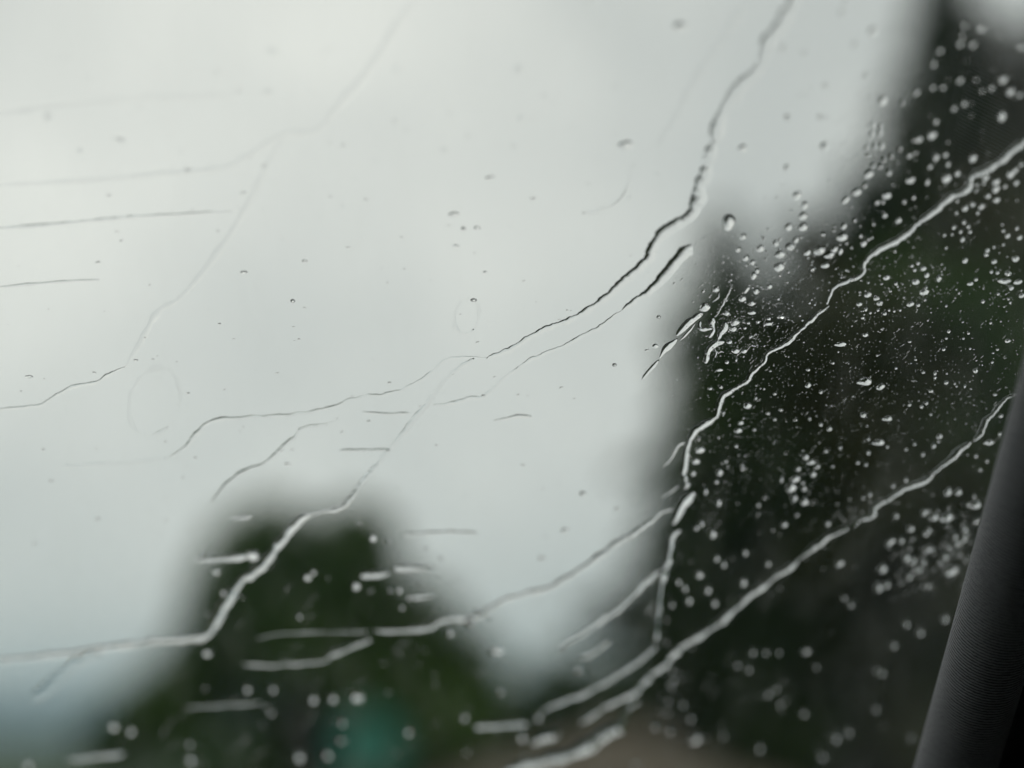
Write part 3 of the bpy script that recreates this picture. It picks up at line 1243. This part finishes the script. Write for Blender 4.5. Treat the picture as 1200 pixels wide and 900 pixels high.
def rivulet(pts, label, hr=0.5, off=0.0, jit=1.0, hr0=None, name='rivulet', group=None, parent=None, step=2.2, wob=0.16, scale=1.0, mod=0.22, tap=None):
    """pts: x, y, width in photograph pixels along the trail"""
    p = catmull([(a, b, c * scale) for a, b, c in pts], step)
    rr = random.Random(int(pts[0][0] * 7 + pts[0][1]))
    n = len(p)
    # meander: smoothed random walk
    w1 = np.array([rr.gauss(0, 1) for _ in range(n)])
    ker = np.array([1, 2, 3, 2, 1]) / 9.0
    w1 = np.convolve(w1, ker, 'same') + 0.28 * np.array([rr.gauss(0, 1) for _ in range(n)])
    w2 = np.convolve(np.array([rr.gauss(0, 1) for _ in range(n)]), np.ones(5) / 5, 'same')
    K = 9
    C = []
    for i in range(n):
        q = p[i]
        d = (p[min(i + 1, n - 1)] - p[max(i - 1, 0)]).to_2d()
        d = d.normalized() if d.length > 1e-6 else Vector((1, 0))
        nrm = Vector((d.y, -d.x))              # in picture coordinates
        if nrm.y > 0 or (abs(nrm.y) < 1e-6 and nrm.x > 0):
            nrm = -nrm                          # points up
        tp = tap or max(4.0, 0.10 * n)
        e = min(1.0, (i + 0.3) / tp, (n - 1 - i + 0.3) / tp)
        wd = max(0.4, q.z * (1 + wob * 2.2 * w2[i])) * math.sqrt(e)
        c = q.to_2d() + nrm * (off * q.z + jit * w1[i] * 0.9)
        C.append((c, wd))
    verts, faces = [], []
    H1 = hr
    w3 = np.convolve(np.array([rr.gauss(0, 1) for _ in range(n + 24)]), np.ones(13) / 3.6, 'same')[12:12 + n]
    for i in range(n):
        c, wd = C[i]
        hr = H1 if hr0 is None else hr0 + (H1 - hr0) * min(1.0, max(0.0, (i / n - 0.12) / 0.25))
        hr *= min(1.25, max(0.35, 0.85 + mod * w3[i]))
        a = pane_uw(*C[max(i - 1, 0)][0]); b = pane_uw(*C[min(i + 1, n - 1)][0])
        t2 = Vector((b[0] - a[0], b[1] - a[1]))
        t2 = t2.normalized() if t2.length > 1e-9 else Vector((1, 0))
        nm = Vector((-t2.y, t2.x))
        u, w = pane_uw(*c)
        su, sw = pane_scale(*c)
        # width given across the trail in the picture
        hw = 0.5 * wd * math.hypot(nm.x * su, nm.y * sw)
        for k in range(K):
            s = -1 + 2 * k / (K - 1)
            verts.append(G(u + nm.x * hw * s, w + nm.y * hw * s, LIFT + hr * hw * (1 - s * s)))
    for i in range(n - 1):
        for k in range(K - 1):
            faces.append((i * K + k, i * K + k + 1, (i + 1) * K + k + 1, (i + 1) * K + k))
    top = len(faces)
    b0 = len(verts)
    for i in range(n):
        verts += [verts[i * K], verts[i * K + K - 1]]
    for i in range(n - 1):
        faces.append((b0 + 2 * i, b0 + 2 * i + 2, b0 + 2 * i + 3, b0 + 2 * i + 1))
    faces.append(tuple(range(0, K))[::-1])
    faces.append(tuple((n - 1) * K + k for k in range(K)))
    # keep faces pointing outward
    me = bpy.data.meshes.new(name)
    loc = G(*pane_uw(pts[0][0], pts[0][1]))
    me.from_pydata([tuple(v - loc) for v in verts], [], faces)
    me.polygons.foreach_set('use_smooth', [True] * top + [False] * (len(faces) - top))
    me.materials.append(M['water'])
    me.update()
    bm = bmesh.new(); bm.from_mesh(me)
    bm.faces.ensure_lookup_table()
    flip = [f for f in bm.faces[:][:top] if f.normal.dot(GN) < 0] + [f for f in bm.faces[:][top:top + n - 1] if f.normal.dot(GN) > 0]
    if flip:
        bmesh.ops.reverse_faces(bm, faces=flip)
    bm.to_mesh(me); bm.free()
    o = bpy.data.objects.new(name, me)
    o.location = loc
    col.objects.link(o)
    tag(o, label, 'water trail', group)
    return o

def pw(s, w=None):
    v = [float(a) for a in s.split()]
    if w is None:
        return [tuple(v[i:i + 3]) for i in range(0, len(v), 3)]
    return [(v[i], v[i + 1], w) for i in range(0, len(v), 2)]

rivulet(pw("1204 164 15 1175 189 15 1150 203 15 1140 207 13 1133 224 14 1115 232 14 1100 245 13 1080 260 12 1060 278 12 1040 288 11 1022 300 10 1014 308 9 1012 320 8 1000 328 8 980 336 8 973 347 7 970 357 7"),
        'long upper right rivulet running from the right edge down across the wood', off=0.2, jit=1.0, scale=0.68, mod=0.1, tap=4)
rivulet(pw("972 358 6 957 370 8 945 382 8 930 395 8 920 405 7 905 411 7 898 420 7 896 426 7 882 437 8 876 447 8 860 458 9 848 465 9 843 480 11 841 486 11 838 492 11 818 503 11 812 512 12 807 522 12 805 530 12 804 545 13 801 559 11 803 566 10"),
        'sharp bright rivulet continuing the upper right one down to the fork', off=0.2, jit=0.9, scale=0.66, mod=0.1, tap=4)
rivulet(pw("809 565 9 804 574 10"), 'short bead of water between the sharp rivulet and the fork below it', off=0.2, jit=0.2)
rivulet(pw("816 578 12 805 588 13 797 600 14 791 615 10"), 'short thick stub of water at the top of the fork', off=0.2, jit=0.4)
rivulet(pw("799 622 11 788 630 12 786 645 12 785 655 12 780 668 12 777 680 12 775 700 12 773 715 12 771 735 11 769 752 10"),
        'thin rivulet dropping straight down from the fork', off=0.2, jit=0.6, scale=0.7)
rivulet(pw("793 597 9 775 602 10 762 613 11 745 625 11 720 640 10 700 655 9 670 675 9 645 690 9 617 697 8 587 707 8 557 725 10 530 726 10 515 728 10 502 737 10 470 740 10 438 741 9"),
        'left arm of the fork, long rivulet slanting down to the broad tree', off=0.15, hr=0.42, scale=0.75)
rivulet(pw("436 750 6 405 760 6.5 388 768 6 375 776 5 340 778 4 310 780 3.5 284 778 3"), 'rivulet across the broad tree, just below the end of the left fork arm', off=0.1)
rivulet(pw("432 740 3 380 740 2.6 330 742 2.4 300 748 2"), 'faint level streak across the middle of the broad tree', hr=0.3, jit=0.5)
rivulet(pw("782 664 7 765 675 8 745 695 7 725 715 7 705 727 7 685 742 6 658 757 5"), 'soft rivulet leaving the straight one to the lower left over the pale sky', hr=0.35, off=0.1)
rivulet(pw("717 749 5 700 762 5 680 773 4"), 'short faint streak above the low middle bushes', hr=0.3)
rivulet(pw("772 756 5 735 785 6 700 805 5 680 815 5 650 826 5 632 838 4"), 'faint slanting streak over the low bushes, left of the lower long rivulet', hr=0.3, off=0.1)
rivulet(pw("1194 462 3 1180 467 5 1172 475 6 1165 485 7 1155 495 8 1150 508 8 1142 518 7"), 'thin sharp rivulet coming out from behind the grey pillar', off=0.2, jit=0.9, scale=0.9, tap=3, mod=0.05, hr=0.55)
rivulet(pw("1139 519 7 1125 528 9 1118 537 9 1110 543 7 1098 552 6 1093 557 7"), 'sharp short rivulet segment below the one at the pillar', off=0.2, jit=0.6, tap=3, hr=0.6, mod=0.05)
rivulet(pw("1096 556 6 1085 563 10 1070 570 10 1060 574 11 1045 583 11 1030 592 11 1024 598 11 1024 604 11 1008 611 10"),
        'thin middle stretch of the lower long rivulet left of the pillar', off=0.2, jit=0.9, scale=0.66, hr=0.62, wob=0.16, mod=0.05, tap=3)
rivulet(pw("1014 608 9 1010 610 10 990 620 11 968 632 11 955 642 12 940 653 12 929 662 9 920 670 13 910 675 9 895 688 14 880 698 13 865 710 14 848 726 15 830 740 14 805 755 14 790 768 15 780 780 13 765 790 14 755 800 14 745 812 11 730 820 13 712 828 12 698 838 9 680 849 6"),
        'lower long rivulet running from near the pillar to the bottom middle', off=0.2, jit=1.1, scale=0.57, wob=0.26, mod=0.12, tap=3)
rivulet(pw("750 821 9 738 830 10 732 842 10 728 852 12 710 862 14 690 875 14 670 885 14 648 891 13 618 899 11 590 906 8"), 'broad blurred rivulet at the very bottom of the glass in the middle', off=0.15)
rivulet(pw("655 858 7 640 864 8 622 872 6"), 'short blurred streak above the broad bottom rivulet', hr=0.35)
rivulet(pw("620 847 7 590 849 7 555 852 6"), 'short level blurred streak low left of the broad bottom rivulet', hr=0.35)
rivulet(pw("935 -8 20 915 30 20 900 50 20 891 78 20 870 100 18 850 126 18 841 150 18 838 168 14"), 'broad faint runnel on the sky falling from the top edge', hr=0.19, tap=4, mod=0.08, jit=0.7)
rivulet(pw("836 166 18 831 190 19 822 215 19 815 240 18 806 255 16 790 264 15 774 276 16 764 291 14 759 304 12 737 324 11 712 347 10 692 362 9 666 375 8 640 385 7 615 399 7 595 411 6 570 420 4"),
        'central runnel with a dark edge curving down over the pale sky', hr=0.29, jit=1.2, mod=0.35, scale=0.9, tap=4)
rivulet(pw("570 419 3 527 420 3 512 430 3 500 440 3 480 452 3 455 461 3 415 467 3 385 478 3 350 485 3 300 489 3 258 491 4 240 498 4 225 515 4 213 527 4 197 537 3"),
        'hair-thin trail on the sky going left from the central runnel', hr=0.2, mod=0.4, jit=0.9)
rivulet(pw("195 537 4 150 542 4 70 547 3"), 'barely visible level trail at the left below the oval ring', hr=0.08, jit=0.4)
rivulet(pw("809 287 13 799 299 13 782 319 12 764 338 10 746 351 8 729 364 6"), 'short dark-edged runnel beside the central one at the edge of the wood', hr=0.30, jit=1.0, mod=0.35, scale=0.9, tap=4)
rivulet(pw("727 364 4 715 373 4 700 385 4 680 395 4 660 406 4 630 418 4 605 432 4 590 443 4 567 464 4 550 466 4 530 473 4 508 474 3"),
        'thin trail on the sky just below the central runnel', hr=0.24, mod=0.4, jit=0.9)
rivulet(pw("556 421 10 535 434 9 515 455 9 500 476 9 480 499 9 458 526 8 437 552 9 415 579 10 402 594 11 375 602 12 355 608 13 335 629 14 318 651 15 302 669 16 286 679 15 275 692 16 262 713 16 250 735 16 240 747 14 215 750 12 180 753 11 120 761 10 60 769 9 -6 775 8"),
        'long left rivulet from the central sky down over the broad tree to the left edge', hr=0.45, hr0=0.19, off=0.1, jit=1.0, scale=0.66, tap=6)
rivulet(pw("116 765 12 90 778 12 65 797 12 40 822 9"), 'soft slanting streak over the blue hills', hr=0.045)
rivulet(pw("-5 132 8 60 123 8 150 116 7 265 112 6"), 'topmost level trail on the sky at the left edge', mod=0.1, hr=0.17, jit=0.3)
rivulet(pw("-5 217 6 100 211 6 200 203 6 260 197 6 285 185 6 310 170 7 330 158 8 350 156 8 370 155 8 385 140 9 400 120 9 430 85 9 465 30 10 490 -6 10"),
        'long faint trail on the sky bending up to the top edge', mod=0.1, hr=0.14, jit=0.6)
rivulet(pw("-5 268 4 60 263 4 150 255 4 180 253 4 271 248 3.5"), 'thin level trail on the left sky ending in mid glass', hr=0.4, jit=0.3)
rivulet(pw("-5 337 3 60 331 3 116 328 3"), 'shortest and thinnest level trail at the left edge of the sky', hr=0.5, jit=0.15)
rivulet(pw("-5 480 3 45 475 3 60 467 3.5 82 455 3.5 115 447 3.5 125 440 3.5 146 430 3.5"), 'thin stepped trail rising from the left edge toward the oval ring', hr=0.35, jit=0.6)
rivulet(pw("147 430 8 165 400 8 185 366 8 205 354 6 222 338 7 260 290 8 290 240 8 328 166 8"), 'faint straight trail climbing over the left sky', hr=0.1, jit=0.3)
rivulet(pw("396 490 3 385 497 3 355 502 3 345 512 4 325 530 4 310 543 4 285 553 4 265 568 4 247 589 4"), 'thin trail slanting down to the top of the broad tree', hr=0.14, jit=0.7)
rivulet(pw("480 484 3 455 485 3 425 483 3"), 'short level hairline on the sky above the long left rivulet', hr=0.3, jit=0.2)
rivulet(pw("457 527 4 430 528 4 398 528 4"), 'short level trail left of the long left rivulet', hr=0.2, jit=0.2)
rivulet(pw("623 488 4 605 488 4 592 491 3 579 493 3"), 'short dark dash on the sky in the middle', hr=0.5, jit=0.3)
rivulet(pw("560 625 4 520 624 4 470 627 4"), 'short faint level trail right of the broad tree top', hr=0.25, jit=0.2)
rivulet(pw("306 823 3.2 260 826 3 216 829 2.6"), 'blurred level streak at the lower left part of the broad tree', hr=0.32, jit=0.3)
rivulet(pw("146 883 7 115 886 5.5 78 891 4.5"), 'blurred level streak at the bottom under the blue hills', hr=0.4, jit=0.3)
rivulet(pw("290 652 9 265 654 8 228 656 6"), 'pale tail trailing left from the bright drop by the broad tree', hr=0.35, jit=0.2)
rivulet(pw("296 606 6 270 608 5"), 'tiny pale dash above the broad tree', hr=0.4, jit=0.1)
rivulet(pw("456 671 9 422 675 9"), 'left one of two level dashes at the right rim of the broad tree', hr=0.45, jit=0.1)
rivulet(pw("506 665 8 460 666 8"), 'right one of two level dashes at the right rim of the broad tree', hr=0.35, jit=0.1)
rivulet(pw("508 697 7 482 701 8"), 'dash under the two level dashes at the rim of the broad tree', hr=0.35, jit=0.1)
rivulet(pw("824 367 8 805 381 8 793 394 7"), 'upper half of the sharp slanting runnel left of the tangle', hr=0.55, off=0.1, jit=0.5)
rivulet(pw("794 397 6 780 409 7 773 420 5"), 'middle piece of the sharp slanting runnel left of the tangle', hr=0.55, jit=0.4)
rivulet(pw("772 422 6 762 433 6 752 445 3"), 'lower soft end of the sharp slanting runnel on the sky', hr=0.35, jit=0.3)
rivulet(pw("815 379 2.5 806 390 3 797 399 2.5"), 'hair-thin runnel just right of the sharp slanting one', hr=0.55, jit=0.2)
rivulet(pw("842 342 3 842 348 3.5 835 354 2.5"), 'tiny hooked runnel above the tangle', hr=0.5, jit=0.2)
rivulet(pw("821 376 5 820 384 5.5 826 386 5.5 835 385 5"), 'leftmost curl of the tangle of short runnels', hr=0.55, jit=0.3, step=1.6)
rivulet(pw("836 372 8 834 380 9 836 387 7 831 396 8"), 'thick upright runnel in the tangle', hr=0.55, jit=0.4, step=1.6)
rivulet(pw("850 377 9 848 386 9 843 392 7 840 401 7"), 'right upright runnel in the tangle', hr=0.55, jit=0.4, step=1.6)
rivulet(pw("849 401 6 840 402 9 833 407 8 829 414 7 827 426 6"), 'lowest and longest runnel of the tangle', hr=0.55, jit=0.3, step=1.6)
rivulet(pw("835 407 3 839 413 3.5 838 419 3"), 'tiny forked runnel at the foot of the tangle', hr=0.55, jit=0.2, step=1.6)
rivulet(pw("839 413 3 847 412 3.5"), 'tiny level twig of the forked runnel at the foot of the tangle', hr=0.55, jit=0.1, step=1.6)
rivulet(pw("859 333 1.5 852 346 2 845 360 3 838 372 3.5"), 'rough straight scratch of water running down into the tangle', hr=0.35, jit=0.9, step=1.6, wob=0.4)
rivulet(pw("803 519 3 795 522 3.5 790 530 3.5 787 537 3.5 777 548 3"), 'thin short runnel left of the sharp rivulet', hr=0.5, jit=0.4, step=1.6)
rivulet(pw("796 569 3 786 576 3 775 584 2.5"), 'faint hairline left of the fork', hr=0.4, jit=0.3, step=1.6)
rivulet(pw("876 2 9 850 42 9 815 92 9 790 140 8 768 172 7"), 'faint straight trail on the sky left of the broad top runnel', hr=0.08, jit=0.3)
rivulet(pw("742 193 5 738 205 5 735 222 5 722 238 5 700 247 5 683 250 4"), 'faint bent trail on the sky left of the central runnel', hr=0.12, jit=0.5)

def ring(cx, cy, rx, ry, tilt, w, hr, label):
    ca, sa = math.cos(R(tilt)), math.sin(R(tilt))
    pts = []
    for k in range(25):
        a = 2 * math.pi * k / 24.3 + 0.6
        x, y = rx * math.cos(a), ry * math.sin(a)
        pts.append((cx + x * ca - y * sa, cy + x * sa + y * ca, w))
    return rivulet(pts, label, hr=hr, jit=0.7, mod=0.7, wob=0.4)
ring(181, 471, 29, 41, 18, 4.2, 0.07, 'large faint oval ring of dried water on the left sky')
ring(547, 371, 14, 21, 15, 3.4, 0.09, 'small faint oval ring of water above the central trail')

# ---------------------------------------------------------------- fine spray, beyond counting
def spray(name, spots, label, hr=0.6):
    verts, faces = [], []
    for px, py, wp, hp, ang in spots:
        mt = drop_matrix(px, py, wp, hp, ang, hr)
        b0 = len(verts)
        S = 9
        for rad, z in ((1, 0.0), (0.62, 0.62), (0, 1.0)):
            if rad == 0:
                verts.append(mt @ Vector((0, 0, 1)))
            else:
                for k in range(S):
                    a = 2 * math.pi * k / S
                    verts.append(mt @ Vector((rad * math.cos(a), rad * math.sin(a), z)))
        for k in range(S):
            k2 = (k + 1) % S
            faces.append((b0 + k, b0 + k2, b0 + S + k2, b0 + S + k))
            faces.append((b0 + S + k, b0 + S + k2, b0 + 2 * S))
        faces.append(tuple(b0 + k for k in range(S - 1, -1, -1)))
    # drop_matrix is a proper rotation and scale, so windings point outward
    o = mesh_obj(name, verts, faces, M['water'], smooth=True)
    o['kind'] = 'stuff'
    o['label'] = label
    return o

def inside_wood(x, y):
    return x > 815 + max(0, (330 - y)) * 0.85 - max(0, y - 560) * 0.35
spots = [(q[0], q[1] - 0.12 * q[3], q[2] * 1.1, q[3] * 1.42, q[4] or 0.0) for q in small_rows]
rs = random.Random(5)
# clusters: centre, spread, tilt of the streaky texture, how many, size
clusters = [(880, 330, 38, 34, 210, 2.1), (960, 298, 30, 16, 50, 3.2), (870, 392, 32, 24, 210, 1.7), (1075, 325, 28, 20, 60, 2.2),
            (1180, 335, 20, 22, 35, 2.2), (1020, 355, 26, 16, 45, 2.0), (1140, 215, 34, 40, 22, 2.6), (1050, 220, 40, 45, 26, 2.6),
            (1120, 640, 22, 26, 70, 3.6), (1078, 668, 20, 16, 45, 3.6), (945, 555, 20, 24, 36, 2.4), (905, 490, 60, 50, 90, 1.7),
            (1000, 440, 70, 60, 150, 1.5), (1100, 440, 60, 60, 120, 1.5), (850, 545, 40, 50, 55, 2.2), (860, 660, 60, 60, 16, 3.0),
            (990, 650, 60, 60, 16, 3.0), (850, 820, 80, 60, 16, 3.4), (985, 810, 60, 60, 8, 3.4), (780, 830, 30, 40, 14, 4.0),
            (1010, 160, 20, 30, 18, 3.0), (1150, 90, 40, 50, 16, 3.2), (995, 595, 10, 6, 14, 3.0), (470, 690, 40, 30, 18, 3.6),
            (330, 720, 60, 60, 26, 4.0), (520, 810, 70, 50, 22, 4.6), (260, 860, 80, 30, 16, 5.0), (770, 740, 10, 26, 26, 4.2)]
for cx, cy, sx, sy, n, s in clusters:
    for _ in range(n):
        # short chains slanting down to the left, as blown spray dries
        x0, y0 = rs.gauss(cx, sx), rs.gauss(cy, sy)
        if not (740 < x0 < 1200 or y0 > 600):
            continue
        chain = rs.random() < 0.30
        for k in range(rs.randint(3, 6) if chain else 1):
            x = x0 - k * rs.uniform(2.0, 4.2); y = y0 + k * rs.uniform(1.8, 4.4)
            sz = s * (rs.uniform(0.3, 0.6) if chain else rs.lognormvariate(-0.25, 0.38))
            spots.append((x, y, sz * rs.uniform(0.9, 1.5), sz * rs.uniform(0.8, 1.2), rs.uniform(-15, 45)))
for _ in range(1100):                            # finest mist, sharp band of the glass
    x, y = rs.uniform(790, 1200), rs.gauss(430, 75)
    if inside_wood(x, y):
        sz = rs.uniform(0.5, 1.4)
        spots.append((x, y, sz * 1.3, sz, rs.uniform(-20, 50)))
for _ in range(120):
    x, y = rs.uniform(790, 1180), rs.uniform(20, 700)
    if inside_wood(x, y):
        sz = rs.uniform(1.2, 2.6)
        spots.append((x, y, sz * 1.2, sz * 1.1, rs.uniform(-20, 50)))
spray('fine_spray', spots, 'fine spray of tiny droplets over the right half of the glass')
hair = []
for _ in range(110):                            # hair-fine streaks between the drops
    x, y = rs.uniform(830, 1180), rs.gauss(430, 70)
    if inside_wood(x, y):
        hair.append((x, y, rs.uniform(3, 9), rs.uniform(0.3, 0.65), rs.uniform(33, 64)))
for _ in range(14):
    x, y = rs.gauss(874, 13), rs.gauss(398, 10)
    hair.append((x, y, rs.uniform(5, 14), rs.uniform(0.35, 0.7), rs.uniform(42, 58)))
spray('hairline_streaks', hair, 'hair-fine slanting streaks of water between the drops')

specks = []
for _ in range(230):                            # dried specks on the clear part of the glass
    x, y = rs.uniform(0, 830), rs.uniform(0, 640)
    if x < 640 + 0.35 * y + 60:
        sz = rs.lognormvariate(0.35, 0.4)
        specks.append((x, y, sz * rs.uniform(1.2, 2.6), sz * rs.uniform(0.5, 0.9), rs.uniform(-12, 18)))
spray('dried_specks', specks, 'tiny dried specks scattered over the sky side of the glass', 0.16)

# ================================================================ HAZE
m, t, out = new_mat('rain_haze')
pv = t.nodes.new('ShaderNodeVolumePrincipled')
pv.inputs['Color'].default_value = (0.68, 0.88, 1.0, 1)
pv.inputs['Density'].default_value = 4.4e-4
t.links.new(pv.outputs['Volume'], out.inputs['Volume'])
v, f = box_verts(-4800, 4800, -1400, 6000, -6, 134)
hz = mesh_obj('haze', v, f, m)
hz['kind'] = 'stuff'
